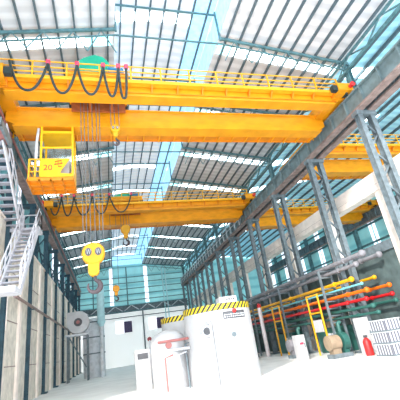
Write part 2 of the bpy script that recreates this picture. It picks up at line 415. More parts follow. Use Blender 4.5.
# ------------------------------------------------------------------ columns
def column(xa, xb, y, m, ztop=9.0, post_x=None):
    t = empty('lattice_column', ((xa+xb)/2, y, FZ))
    for x in (xa, xb):
        g = MB().box((x-0.13, y-0.15, FZ+0.08), (x+0.13, y-0.11, ztop)).box((x-0.13, y+0.11, FZ+0.08), (x+0.13, y+0.15, ztop)).box((x-0.03, y-0.11, FZ+0.08), (x+0.03, y+0.11, ztop))
        g.build('leg', m, t)
    lc = MB(); z = FZ+0.5; up = True
    while z < ztop-0.9:
        a, b_ = (xa, xb) if up else (xb, xa)
        lc.bar((a, y, z), (b_, y, z+0.8), 0.07, 0.08)
        z += 0.8; up = not up
    lc.build('lacing', m, t)
    lo, hi = min(xa, xb), max(xa, xb)
    MB().box((lo-0.2, y-0.2, ztop-0.2), (hi+0.2, y+0.2, ztop)).build('cap', m, t)
    MB().box((lo-0.3, y-0.3, FZ), (hi+0.3, y+0.3, FZ+0.09)).build('base_plate', m, t)
    px = post_x
    ze = (zroof(px) if px < ER else EZ) - 0.42
    MB().box((px-0.13, y-0.13, ztop), (px-0.09, y+0.13, ze)).box((px+0.09, y-0.13, ztop), (px+0.13, y+0.13, ze)).box((px-0.09, y-0.025, ztop), (px+0.09, y+0.025, ze)).build('upper_post', TEALS, t)
    return t
XR2 = 12.45
cp = column(XR, XR2, CY[0], STEELG, post_x=12.1)
for i, y in enumerate(CY):
    t = cp if i == 0 else copy_tree(cp, (0, y-CY[0], 0))
    tag(t, '%s grey twin-legged lattice column from the camera on the right' % ORD[i], 'column', 'right lattice columns')
XL2 = -4.75
CL = CY[1:]
cp = column(XL, XL2, CL[0], BLUES, post_x=-4.62)
for i, y in enumerate(CL):
    t = cp if i == 0 else copy_tree(cp, (0, y-CL[0], 0))
    tag(t, '%s dark blue lattice column from the camera along the left wall' % ORD[i], 'column', 'left lattice columns')

# cross braces between the left columns (upper part), and right columns far away
def brace(x, y0, y1, z0, z1, m):
    t = empty('cross_brace', (x, (y0+y1)/2, z0))
    MB().bar((x, y0, z0), (x, y1, z1), 0.1).build('diagonal', m, t)
    MB().bar((x, y0, z1), (x, y1, z0), 0.1).build('diagonal', m, t)
    MB().bar((x, y0, z0), (x, y1, z0), 0.12).build('strut', m, t)
    return t
for i in range(1, 9):
    t = brace(XL2, CY[i]+0.2, CY[i+1]-0.2, 6.0, 8.7, BLUES)
    tag(t, 'dark blue cross brace between left columns %s and %s from the camera' % (ORD[i-1], ORD[i]), 'brace', 'left cross braces')
for i in range(3, 9):
    t = brace(12.1, CY[i]+0.2, CY[i+1]-0.2, 9.9, 11.7, TEALS)
    tag(t, 'teal cross brace above the runway, right columns %s to %s from the camera' % (ORD[i], ORD[i+1]), 'brace', 'right upper cross braces')

# longitudinal eave trusses
for side, x in (('right', 11.9), ('left', -4.45)):
    t = tag(empty('eave_truss', (x, 30, 11.4)), 'long teal lattice truss along the %s eave under the roof' % side, 'truss', 'eave trusses')
    MB().box((x-0.06, Y0+1, 11.95), (x+0.06, YE-1, 12.05)).build('chord', TEALS, t)
    MB().box((x-0.06, Y0+1, 11.35), (x+0.06, YE-1, 11.45)).build('chord', TEALS, t)
    w = MB(); n = 46
    for k in range(n):
        ya = Y0+1+(YE-2-Y0)*k/n; yb = Y0+1+(YE-2-Y0)*(k+1)/n
        w.bar((x, ya, 11.42 if k % 2 else 11.98), (x, yb, 11.98 if k % 2 else 11.42), 0.06)
    w.build('web_bracing', TEALS, t)

# ------------------------------------------------------------------ runway girders
def runway(x, m, label, y0=4.0, dx=1):
    t = tag(empty('runway_girder', (x, 30, 9.0)), label, 'girder', 'crane runway girders')
    y1 = YE-0.6
    w = MB().box((x-0.05, y0, 9.1), (x+0.05, y1, 9.88))
    y = y0+0.6
    while y < y1:
        w.box((x-0.2, y-0.03, 9.1), (x+0.2, y+0.03, 9.88)); y += 1.2
    w.build('web', m, t)
    MB().box((x-0.2, y0, 9.0), (x+0.2, y1, 9.1)).build('bottom_flange', BROWN, t)
    MB().box((x-0.2, y0, 9.88), (x+0.2, y1, 9.96)).build('top_flange', m, t)
    MB().box((x-0.05, y0, 9.96), (x+0.05, y1, 10.05)).build('crane_rail', BROWN, t)
    return t
runway(XR, RUNW, 'right runway girder carrying the yellow cranes, nearer of the pair')
runway(XR2, STEELG, 'darker right runway girder behind the first, serving the adjoining bay')
rl = runway(XL, RUNW, 'left runway girder carrying the yellow cranes along the left wall')
MB().box((XL+0.24, 4, 9.5), (XL+0.3, YE-0.6, 9.62)).build('conductor_rail', REDPL, rl)
runway(26.2, STEELG, 'far runway girder on the other side of the adjoining bay')
# runway walkway railing on the right, far section
rr = tag(empty('runway_railing', (XR-0.28, 40, 9.0)), 'grey handrail along the far half of the right runway girder', 'railing')
MB().tube([(XR-0.39, 27, 9.95), (XR-0.39, YE-1, 9.95)], 0.03).tube([(XR-0.39, 27, 9.5), (XR-0.39, YE-1, 9.5)], 0.025).build('rail', PALEG, rr)
for k in range(24):
    y = 27.2+k*1.2
    MB().box((XR-0.42, y-0.02, 9.0), (XR-0.37, y+0.02, 9.98)).build('post', PALEG, rr)

# ------------------------------------------------------------------ overhead travelling cranes
def crane(x0, x1, y, label, festoon=True, cab=False):
    """x0, x1 rail lines; y front edge of the walkway"""
    t = tag(empty('overhead_crane', ((x0+x1)/2, y+1.8, 10.05)), label, 'crane', 'yellow overhead cranes')
    a, b = x0+0.28, x1-0.28
    # front girder with tapered ends
    def gird(ya, yb, zb, zt, ml):
        g = MB().prism([(a, zb+0.28), (a+0.5, zb), (b-0.5, zb), (b, zb+0.28), (b, zt), (a, zt)], 'y', ya, yb)
        g.box((a+0.3, ya-0.06, zb-0.03), (b-0.3, yb+0.06, zb+0.02))
        g.box((a, ya-0.06, zt-0.02), (b, yb+0.06, zt+0.04))
        g.build('girder', ml, t)
    gird(y+0.30, y+0.74, 9.84, 10.35, YEL)
    gird(y+1.85, y+2.4, 9.35, 10.25, YEL)
    MB().box((a+0.5, y+0.34, 10.385), (b-0.5, y+0.42, 10.40)).build('trolley_rail', BROWN, t)
    MB().box((a+0.5, y+2.04, 10.285), (b-0.5, y+2.12, 10.40)).build('trolley_rail', BROWN, t)
    # upper front walkway on brackets
    MB().box((a, y-0.02, 10.3), (b, y+0.26, 10.36)).box((a, y-0.04, 10.26), (b, y+0.0, 10.42)).build('walkway', RAILY, t)
    n = 14
    for i in range(n):
        x = a+0.4+(b-a-0.8)*i/(n-1)
        MB().prism([(y+0.0, 10.3), (y+0.29, 10.3), (y+0.29, 10.02)], 'x', x-0.03, x+0.03).build('walkway_bracket', ORA, t)
    MB().box((a+0.2, y+0.25, 9.98), (b-0.2, y+0.295, 10.02)).build('stiffener', ORA, t)
    # lower rear walkway
    MB().box((a+0.3, y+2.42, 9.40), (b-0.3, y+3.0, 9.45)).box((a+0.3, y+2.96, 9.36), (b-0.3, y+3.02, 9.5)).build('walkway', ORA, t)
    for i in range(n+6):
        x = a+0.5+(b-a-1.0)*i/(n+5)
        MB().box((x-0.025, y+2.41, 9.3), (x+0.025, y+2.96, 9.4)).build('walkway_bracket', YEL, t)
    # railings
    def rail(yy, zb, zt, name='railing'):
        g = MB()
        for z in (zt, zb+(zt-zb)*0.62, zb+(zt-zb)*0.3): g.tube([(a+0.05, yy, z), (b-0.05, yy, z)], 0.032, 6)
        m_ = 13
        for i in range(m_):
            x = a+0.06+(b-a-0.12)*i/(m_-1)
            g.box((x-0.03, yy-0.03, zb), (x+0.03, yy+0.03, zt))
        g.build(name, RAILY, t)
    rail(y+0.02, 10.4, 11.16)
    rail(y+2.98, 9.5, 10.3)
    # end carriages
    for x in (x0, x1):
        s_ = 1 if x == x0 else -1
        e = MB().prism([(y-0.35, 10.2), (y-0.1, 10.12), (y+3.7, 10.12), (y+3.95, 10.2), (y+3.95, 10.62), (y+3.7, 10.72), (y-0.1, 10.72), (y-0.35, 10.62)], 'x', x-s_*0.16, x+s_*0.68)
        e.box((x-s_*0.2, y+0.2, 10.08), (x+s_*0.72, y+3.2, 10.14))
        ec = e.build('end_carriage', YEL, t)
        for yy in (y-0.02, y+3.6):
            MB().lathe((x, yy, 10.3), [(0.25, -0.24), (0.25, -0.1), (0.2, -0.1), (0.2, 0.1), (0.25, 0.1), (0.25, 0.24)], 'x', 20).build('wheel', BLACK, ec, smooth=True)
        MB().lathe((x, y-0.35, 10.42), [(0.1, 0.0), (0.1, -0.14), (0.13, -0.16), (0.13, -0.24)], 'y', 14).build('buffer', RED, ec, smooth=True)
        sx = 1 if x == x0 else -1
        MB().box((x+sx*0.68, y-0.3, 10.2), (x+sx*0.95, y-0.08, 10.5)).build('drive_motor', BLACK, ec)
    return t

def festoon(t, y, x0, spots, drop, m=BLACK):
    """cable loops hanging from clamps under the top rail"""
    for i in range(len(spots)-1):
        xa, xb = spots[i], spots[i+1]; d = drop[i]; pts = []
        for k in range(17):
            u = k/16; s = (2*u-1)
            xx = (xa+xb)/2 + (xb-xa)/2*(s if abs(xb-xa) > 0.6 else (abs(s)**0.6)*(1 if s > 0 else -1))
            pts.append((xx, y-0.07, 11.02 - d*(1-abs(s)**2.3)))
        MB().tube(pts, 0.05, 7).build('festoon_cable', m, t, smooth=True)
    for x in spots[1:] if x0 else spots:
        MB().box((x-0.08, y-0.12, 10.96), (x+0.08, y-0.01, 11.17)).build('cable_clamp', PINK, t, bevel=0.02)

Y1 = 11.55
c1 = crane(XL, XR, Y1, 'nearest yellow double-girder crane with black looped cables and a hanging cab')
festoon(c1, Y1, True, [-3.3, -1.92, -0.83, 0.18, 0.79, 1.11], [1.4, 1.47, 1.48, 1.53, 1.6])
# little white light bracket on the left end
# operator cab
cabY, cabF = 13.42, 14.6
cx0, cx1 = -2.40, -1.18
cab = MB()
for x in (cx0, cx1):
    for y in (cabY, cabF):
        cab.box((x-0.04, y-0.04, 6.95), (x+0.04, y+0.04, 9.33))
cab.box((cx0-0.04, cabY-0.03, 9.0), (cx1+0.04, cabF+0.04, 9.12))
cab.box((cx0-0.04, cabY-0.045, 8.25), (cx1+0.04, cabY-0.0, 8.33))
cab.box((cx0, cabF-0.02, 6.95), (cx1, cabF+0.02, 7.75))
cab = cab.build('operator_cab', CABY, c1)
MB().prism([(cx0, 6.9), (cx1-0.02, 6.9), (cx1-0.02, 7.05), (cx0+0.75, 7.08), (cx0+0.78, 7.2), (cx1-0.1, 7.76), (cx0, 7.76)], 'y', cabY-0.06, cabY-0.02).build('front_panel', CABY, cab)
MB().prism([(cabY, 6.9), (cabF, 6.9), (cabF, 7.76), (cabY, 7.76)], 'x', cx1+0.0, cx1+0.03).build('side_panel', CABY, cab)
fl = MB().box((-2.86, cabY-0.06, 6.84), (cx1+0.04, cabF+0.1, 6.92))
for i in range(5):
    x = -2.86 + i*(cx1+0.04+2.86)/4
    fl.box((x-0.03, cabY-0.06, 6.76), (x+0.03, cabF+0.1, 6.84))
for i in range(4):
    y = cabY-0.03 + i*(cabF+0.1-cabY)/3
    fl.box((-2.86, y-0.03, 6.76), (cx1+0.04, y+0.03, 6.84))
fl.build('floor_tray', ORA, cab)
g = MB()
for z in (7.2, 7.45, 7.76): g.tube([(-2.83, cabF, z), (-2.83, cabY, z), (cx0, cabY, z)], 0.03, 6)
for p in ((-2.83, cabY), (-2.83, cabF), (-2.6, cabY)): g.box((p[0]-0.03, p[1]-0.03, 6.9), (p[0]+0.03, p[1]+0.03, 7.76))
g.build('platform_railing', RAILY, cab)
MB().box((cx0+0.12, cabY+0.3, 6.92), (cx1-0.15, cabY+0.62, 7.95)).build('control_console', WHITE, cab, bevel=0.03)
MB().box((cx0+0.35, cabY+0.72, 6.92), (cx0+0.75, cabY+1.0, 7.5)).box((cx0+0.35, cabY+0.95, 7.5), (cx0+0.75, cabY+1.02, 8.2)).build('driver_seat', PLATE, cab, bevel=0.03)
MB().box((cx0+0.04, cabF-0.01, 7.8), (cx1-0.04, cabF+0.01, 8.95)).build('rear_window', GLASS, cab)
MB().tube([(cx0-0.14, cabY+0.1, 9.3), (cx0-0.2, cabY+0.1, 8.6), (cx0-0.2, cabY+0.1, 7.2)], 0.06, 8).build('cable_conduit', PALEG, cab, smooth=True)
part_text('20', 0.36, (cx0+0.1, cabY-0.065, 7.22), RED, cab, name='number')
# the unit sign after the number, a short brushed mark
mk = MB()
for p, q in (((0.54, 7.60), (0.80, 7.66)), ((0.52, 7.47), (0.84, 7.53)), ((0.66, 7.74), (0.68, 7.36)), ((0.56, 7.56), (0.56, 7.44)), ((0.80, 7.60), (0.79, 7.48)), ((0.68, 7.36), (0.80, 7.38))):
    mk.bar((cx0+p[0], cabY-0.066, p[1]), (cx0+q[0], cabY-0.066, q[1]), 0.012, 0.055, up=(0,1,0))
mk.build('unit_mark', RED, cab)

D2 = 12.9
c2 = crane(XL, XR, Y1+D2, 'second yellow crane farther down the hall, hung with smaller cable loops')
festoon(c2, Y1+D2, True, [-3.75, -2.9, -2.07, -0.8, 0.4, 2.0], [1.4, 1.5, 1.5, 1.45, 1.4])
crane(XR2, 26.2, 16.3, 'nearer yellow crane in the adjoining bay, seen past the second right column')
crane(XR2, 26.2, 27.2, 'farther yellow crane in the adjoining bay, seen behind the concrete beam')

RUSTF = mat('red_orange_primer', (0.42, 0.11, 0.03), 0.6, var=0.25)
def trolley(xc, y, dh, label):
    t = tag(empty('hoist_trolley', (xc, y+1.5, 10.37)), label, 'trolley', 'hoist trolleys')
    f = MB().box((xc-1.25, y+0.45, 10.62), (xc+1.25, y+0.72, 11.0)).box((xc-1.25, y+2.15, 10.62), (xc+1.25, y+2.42, 11.0))
    for x in (xc-1.25, xc-0.45, xc+0.4, xc+1.05): f.box((x, y+0.72, 10.62), (x+0.2, y+2.15, 10.9))
    f.build('frame', YEL, t)
    MB().box((xc-1.15, y+1.08, 10.0), (xc+1.15, y+1.15, 10.62)).box((xc-1.15, y+1.8, 10.0), (xc+1.15, y+1.87, 10.62)).box((xc-0.4, y+1.15, 10.0), (xc-0.3, y+1.8, 10.2)).box((xc+0.5, y+1.15, 10.0), (xc+0.6, y+1.8, 10.2)).build('lower_frame', RUSTF, t)
    for sx in (-1.1, 1.1):
        for yy in (y+0.58, y+2.28):
            MB().lathe((xc+sx, yy, 10.60), [(0.2, -0.12), (0.2, 0.12)], 'y', 18).build('wheel', BLACK, t, smooth=True)
    MB().lathe((xc-0.1, y+1.4, 11.1), [(0.34, -0.9), (0.38, -0.88), (0.38, -0.84), (0.3, -0.84), (0.3, 0.7), (0.38, 0.7), (0.38, 0.76), (0.34, 0.78)], 'x', 20).build('rope_drum', ROPE, t, smooth=True)
    MB().prism([(xc-0.9, 11.0), (xc-0.9, 11.8+dh*0.8), (xc-0.55, 12.1+dh), (xc-0.1, 12.3+dh), (xc+0.25, 12.2+dh), (xc+0.5, 11.9+dh), (xc+0.5, 11.0)], 'y', y+0.8, y+1.0).build('drum_cover', GREEN, t, bevel=0.03)
    MB().lathe((xc+0.75, y+0.9, 11.32), [(0.1, -0.35), (0.28, -0.33), (0.28, 0.3), (0.18, 0.35)], 'x', 16).build('motor', BLUE, t, smooth=True)
    MB().lathe((xc+0.75, y+2.2, 11.3), [(0.1, -0.3), (0.24, -0.28), (0.24, 0.3), (0.12, 0.34)], 'x', 16).build('motor', MAROON, t, smooth=True)
    return t
trolley(-0.05, Y1-0.2, 0.0, 'yellow hoist trolley with green drum cover on top of the nearest crane')
trolley(1.6, Y1+D2-0.2, -0.75, 'hoist trolley with green cover and blue motor on the second crane')

def hook(x, y, zc, r, ztop, label, ropes, hs=1.0, dark=False, marks=True):
    t = tag(empty('crane_hook', (x, y, zc-r)), label, 'hook', 'crane hooks')
    ym = HOOKY if not dark else YEL
    MB().lathe((x, y, zc), [(r*0.9, -0.16), (r, -0.12), (r, 0.12), (r*0.9, 0.16)], 'y', 36).build('sheave_housing', ym, t, smooth=True)
    MB().prism([(x-r*0.5, zc-r*0.6), (x+r*0.5, zc-r*0.6), (x+r*0.46, zc-r*1.75), (x+r*0.2, zc-r*2.0), (x-r*0.2, zc-r*2.0), (x-r*0.46, zc-r*1.75)], 'y', y-0.13, y+0.13).build('hook_crosshead', ym, t, bevel=0.02)
    if marks:
        for sx in (-0.42, 0.42):
            p = MB().prism([(x+sx*r+math.cos(k*math.pi/6)*r*0.29, zc+r*0.12+math.sin(k*math.pi/6)*r*0.37) for k in range(12)], 'y', y-0.172, y-0.155).build('cover_opening', PLATE, t)
            q = MB()
            for dx, s_ in ((-0.13, 1), (-0.04, -1), (0.05, 1), (0.14, -1)):
                q.bar((x+sx*r+(dx-0.04)*r, y-0.178, zc+r*(0.12+0.22*s_)), (x+sx*r+(dx+0.05)*r, y-0.178, zc+r*(0.12-0.22*s_)), 0.01, r*0.15, up=(0,1,0))
            q.build('opening_plate', WHITE, p)
    # shank and hook as one tapering swept curve
    zs = zc-r*2.0; k = r*hs
    pts = [(x+0.1*k, y, zs+0.1*k), (x+0.1*k, y, zs-0.25*k)]; rad = [0.12*k, 0.13*k]
    cz = zs-0.85*k
    for i in range(15):
        a = math.radians(75 - i*20.5)
        pts.append((x+0.0*k+math.cos(a)*0.52*k, y, cz+math.sin(a)*0.52*k))
        rad.append(k*(0.15 + 0.09*math.sin(min(1, i/9)*math.pi) if i < 9 else max(0.05, 0.17-0.022*(i-9))))
    MB().tube(pts, rad, 10).build('hook', STEELH, t, smooth=True)
    for dx in ropes:
        MB().tube([(x+dx, y, zc+r*0.3), (x+dx*1.08, y, ztop)], 0.016, 6).build('wire_rope', ROPE, t)
    return t
hook(-0.43, 12.78, 3.47, 0.40, 10.75, 'large yellow main hook block hung low from the nearest crane', [-0.34, -0.22, -0.08, 0.08, 0.24, 0.36])
hook(0.58, 12.78, 8.78, 0.20, 10.75, 'small yellow auxiliary hook tucked against the nearest crane girder', [-0.15, 0.0, 0.18], 1.2)
hook(1.5, 25.75, 8.72, 0.36, 10.75, 'yellow hook hanging just below the second crane girder', [-0.3, -0.1, 0.1, 0.3], 1.1, marks=False)
hook(0.6, 25.75, 4.35, 0.24, 10.75, 'distant dark yellow hook on long ropes in front of the end wall', [-0.2, 0.2], 1.0, dark=True, marks=False)

# ------------------------------------------------------------------ staircase on the left
st = tag(empty('staircase', (-3.2, 14.5, FZ)), 'pale steel staircase with handrails climbing to the left crane runway', 'staircase')
def flight(xa, xb, ya, za, yb, zb, n, m):
    for x in (xa, xb):
        MB().bar((x, ya, za), (x, yb, zb), 0.06, 0.26).build('stringer', STAIR, st)
    for i in range(n):
        u = (i+0.5)/n; y = ya+(yb-ya)*u; z = za+(zb-za)*u
        MB().box((xa, y-0.13, z-0.02), (xb, y+0.13, z+0.03)).build('tread', m, st)
def handrail(pts, hgt, name='handrail'):
    g = MB(); top = [(p[0], p[1], p[2]+hgt) for p in pts]; mid = [(p[0], p[1], p[2]+hgt*0.5) for p in pts]
    g.tube(top, 0.03, 6).tube(mid, 0.022, 6)
    for a, b in zip(pts[:-1], pts[1:]):
        L = (Vector(b)-Vector(a)).length; n = max(1, round(L/0.8))
        for i in range(n+1):
            u = i/n; p = [a[k]+(b[k]-a[k])*u for k in range(3)]
            g.box((p[0]-0.022, p[1]-0.022, p[2]), (p[0]+0.022, p[1]+0.022, p[2]+hgt))
    g.build(name, STAIR, st)
flight(-3.5, -2.85, 13.05, 2.45, 16.0, 5.72, 13, STAIRU)
MB().box((-4.5, 12.2, 2.33), (-2.8, 13.1, 2.5)).build('lower_landing', STAIR, st)
MB().box((-4.4, 15.95, 5.62), (-2.8, 16.7, 5.76)).build('middle_landing', STAIR, st)
flight(-4.35, -3.58, 15.98, 5.72, 12.5, 8.12, 12, STAIRU)
MB().box((-5.2, 11.4, 8.1), (-3.4, 12.9, 8.22)).build('upper_landing', REDPL, st)
MB().box((-5.2, 11.36, 7.98), (-3.36, 11.46, 8.3)).box((-3.46, 11.4, 7.98), (-3.36, 12.95, 8.3)).box((-5.2, 12.86, 8.0), (-3.36, 12.94, 8.3)).build('landing_edge_beam', STEELG, st)
handrail([(-2.85, 13.05, 2.55), (-2.85, 16.0, 5.8)], 0.85)
handrail([(-3.5, 13.05, 2.55), (-3.5, 16.0, 5.8)], 0.85)
handrail([(-2.85, 16.0, 5.76), (-2.85, 16.65, 5.76), (-4.35, 16.65, 5.76)], 0.85)
handrail([(-3.55, 15.98, 5.8), (-3.55, 12.7, 8.1)], 0.85)
for p in ((-4.4, 12.3, 2.35), (-4.42, 13.0, 2.35), (-4.42, 16.62, 5.65)):
    MB().box((p[0]-0.06, p[1]-0.06, FZ), (p[0]+0.06, p[1]+0.06, p[2])).build('support_post', STEELG, st)

# pipe along the left wall
t = tag(empty('wall_pipe', (-4.5, 35, 3.1)), 'long dark pipe running along the left columns at stair-landing height', 'pipe')
MB().tube([(-3.86, 16.9, 3.0), (-3.86, YE-2, 3.0)], 0.07, 10).build('pipe_run', BROWN, t, smooth=True)
for y in CY[1:]:
    MB().box((-4.0, y-0.05, 2.88), (-3.8, y+0.05, 2.94)).build('bracket', STEELG, t)

# ------------------------------------------------------------------ plant at the far left
bl = tag(empty('blower', (-2.6, 34, FZ)), 'white round blower housing with dark inlet near the left wall', 'blower')
MB().lathe((-2.55, 34, 3.15), [(0.5, -0.5), (0.92, -0.5), (0.92, 0.5), (0.5, 0.5)], 'y', 36).box((-3.5, 33.6, 3.0), (-2.6, 34.4, 4.05)).build('housing', WHITE, bl, smooth=True)
MB().lathe((-2.55, 33.49, 3.15), [(0.34, -0.05), (0.34, 0.02)], 'y', 28).build('inlet', PLATE, bl, smooth=True)
MB().lathe((-2.55, 33.44, 3.15), [(0.15, -0.06), (0.12, 0.0)], 'y', 20).build('hub', REDPL, bl, smooth=True)
g = MB().box((-3.6, 33.4, 2.05), (-1.7, 34.6, 2.2))
g.build('platform', PALEG, bl)
for x in (-3.4, -1.8):
    MB().bar((x, 33.5, FZ), (x, 33.5, 2.05), 0.14).bar((x, 34.5, FZ), (x, 34.5, 2.05), 0.14).build('stand_leg', STEELG, bl)
MB().bar((-3.3, 33.5, 2.0), (-1.9, 33.5, -0.5), 0.1).build('stand_brace', STEELG, bl)
tk = tag(empty('steel_tank', (-1.3, 37, FZ)), 'grey upright steel tank behind the white blower', 'tank')
MB().lathe((-1.4, 37, 0), [(0.98, FZ), (0.98, 3.3), (0.9, 3.5), (0.3, 3.65)], 'z', 36).build('shell', PALEG, tk, smooth=True)
for z in (0.5, 1.9, 3.25):
    MB().lathe((-1.4, 37, z), [(1.02, -0.05), (1.02, 0.05)], 'z', 36).build('hoop', STEELG, tk)
pp = tag(empty('standing_duct', (-0.7, 38.2, FZ)), 'tall pale cyan duct standing below the main hook', 'duct')
MB().tube([(-0.66, 35.4, FZ), (-0.66, 35.4, 2.7)], 0.16, 16).build('lower_pipe', PALEG, pp, smooth=True)
MB().lathe((-0.66, 35.4, 0), [(0.18, 2.7), (0.34, 3.0), (0.34, 6.3), (0.3, 6.45)], 'z', 24).build('upper_pipe', CYANP, pp, smooth=True)
for z in (3.1, 5.2):
    MB().lathe((-0.66, 35.4, z), [(0.39, -0.05), (0.39, 0.05)], 'z', 24).build('flange', CYANP, pp)

# ------------------------------------------------------------------ white vessels in the middle
def vessel(x, y, r, zt, label, dome=False):
    t = tag(empty('white_vessel', (x, y, FZ)), label, 'tank', 'white vessels')
    prof = [(r, FZ), (r, zt-0.16)]
    if dome: prof += [(r*0.93, zt), (r*0.7, zt+0.16), (r*0.35, zt+0.25), (0.05, zt+0.28)]
    else: prof += [(r, zt), (0.05, zt+0.02)]
    MB().lathe((x, y, 0), prof, 'z', 48).build('shell', WHITE, t, smooth=True)
    if not dome:
        h = MB(); n = 64
        for k in range(n+1):
            a = 2*math.pi*k/n
            for rr, z in ((r+0.012, zt-0.22), (r+0.012, zt+0.02)):
                h.v.append((x+math.cos(a)*rr, y+math.sin(a)*rr, z))
        for k in range(n): h.f.append((2*k, 2*k+2, 2*k+3, 2*k+1))
        h.uv = lambda v: ((math.atan2(v[1]-y, v[0]-x)*r/0.21), (v[2]-zt)/0.24)
        h.build('hazard_band', HAZ, t)
    return t
v1 = vessel(4.42, 14.9, 1.40, 1.30, 'large white tank with yellow and black striped rim and dark name plate')
def on(x, y, r, deg, z, e=0.0):
    a = math.radians(deg); return (x+math.cos(a)*(r+e), y+math.sin(a)*(r+e), z)
pl = MB(); a0, a1 = -97, -56
for k in range(9):
    a = a0+(a1-a0)*k/8
    for z in (0.72, 0.99): pl.v.append(on(4.42, 14.9, 1.4, a, z, 0.02))
for k in range(8): pl.f.append((2*k, 2*k+2, 2*k+3, 2*k+1))
plate = pl.build('name_plate', PLATE, v1)
for k in range(11):
    p = on(4.42, 14.9, 1.4, -94+k*3.5, 0.80, 0.024)
    for z in (0.77, 0.85):
        MB().box((p[0]-0.022, p[1]-0.008, z), (p[0]+0.022, p[1]+0.008, z+(0.03 if k % 3 else 0.045))).build('lettering', PALEG, plate)
p = on(4.42, 14.9, 1.4, -77, 1.0, 0.03)
MB().sphere((p[0], p[1], 0.99), 0.085).build('red_emblem', RED, plate, smooth=True)
p = on(4.42, 14.9, 1.4, -84, 0.1)
MB().lathe((p[0], p[1], 0.14), [(0.09, -0.06), (0.09, 0.04)], 'y', 16).build('nozzle', STEELG, v1, smooth=True)
p = on(4.42, 14.9, 1.4, -128, 0.45)
mh = MB().lathe((p[0], p[1], 0.38), [(0.2, -0.2), (0.2, 0.1)], 'y', 20).build('manhole', PALEG, v1, smooth=True)
MB().lathe((p[0], p[1]-0.2, 0.38), [(0.14, -0.01), (0.14, 0.02)], 'y', 20).build('manhole_opening', PLATE, mh)
for k, dx in enumerate((0.28, 0.42)):
    q = on(4.42, 14.9, 1.4, -118+k*6, 0.4, 0.1)
    MB().tube([(q[0], q[1], FZ), (q[0], q[1], 0.62), (q[0]-0.12, q[1], 0.78), (q[0]-0.45, q[1]-0.05, 0.8)], 0.05, 8).build('side_pipe', PALEG, v1, smooth=True)
jb = tag(empty('junction_box', (4.75, 14.6, 1.32)), 'small white box with dark marks sitting on the large white tank', 'box')
MB().box((4.4, 14.1, 1.32), (5.15, 14.7, 1.62)).build('case', WHITE, jb, bevel=0.03)
for k in range(4): MB().box((4.68+k*0.1, 14.085, 1.47), (4.74+k*0.1, 14.102, 1.52 + 0.02*(k % 2))).build('mark', PLATE, jb)
vessel(3.75, 18.1, 1.25, 1.32, 'white tank with striped rim standing behind and left of the large one')
v3 = vessel(2.35, 15.6, 0.72, 0.42, 'shorter domed white vessel at the left of the tanks', dome=True)
for z in (-0.1, 0.25):
    MB().tube([(1.85, 14.98, z), (2.2, 14.84, z), (2.7, 14.84, z), (2.98, 14.45, z)], 0.05, 8).build('side_pipe', REDPL if z > 0 else PALEG, v3, smooth=True)
for k, (xx, zz) in enumerate(((2.05, -0.35), (2.6, -0.3), (2.9, 0.05))):
    MB().tube([(xx, 14.72, FZ), (xx, 14.72, zz), (xx+0.3, 14.62, zz+0.08)], 0.04, 8).build('side_pipe', (REDPL, PALEG, STEELG)[k], v3, smooth=True)
MB().lathe((2.25, 14.85, 0.1), [(0.12, -0.08), (0.12, 0.1)], 'y', 16).build('valve', REDPL, v3, smooth=True)
ct = tag(empty('control_cabinet', (1.5, 17, FZ)), 'low white cabinet with dark screen left of the domed vessel', 'cabinet')
MB().box((1.05, 16.8, FZ), (1.7, 17.4, 0.1)).build('case', WHITE, ct, bevel=0.03)
MB().box((1.15, 16.77, -0.28), (1.6, 16.81, -0.05)).build('screen', PLATE, ct)
vl = tag(empty('valve_stand', (2.0, 18.5, FZ)), 'slim red and white valve stand behind the white cabinet', 'valve')
MB().tube([(1.95, 19, FZ), (1.95, 19, 0.5)], 0.05, 8).build('stem', PALEG, vl)
MB().lathe((1.95, 19, 0.55), [(0.11, -0.03), (0.11, 0.03)], 'y', 18).build('hand_wheel', MAROON, vl)

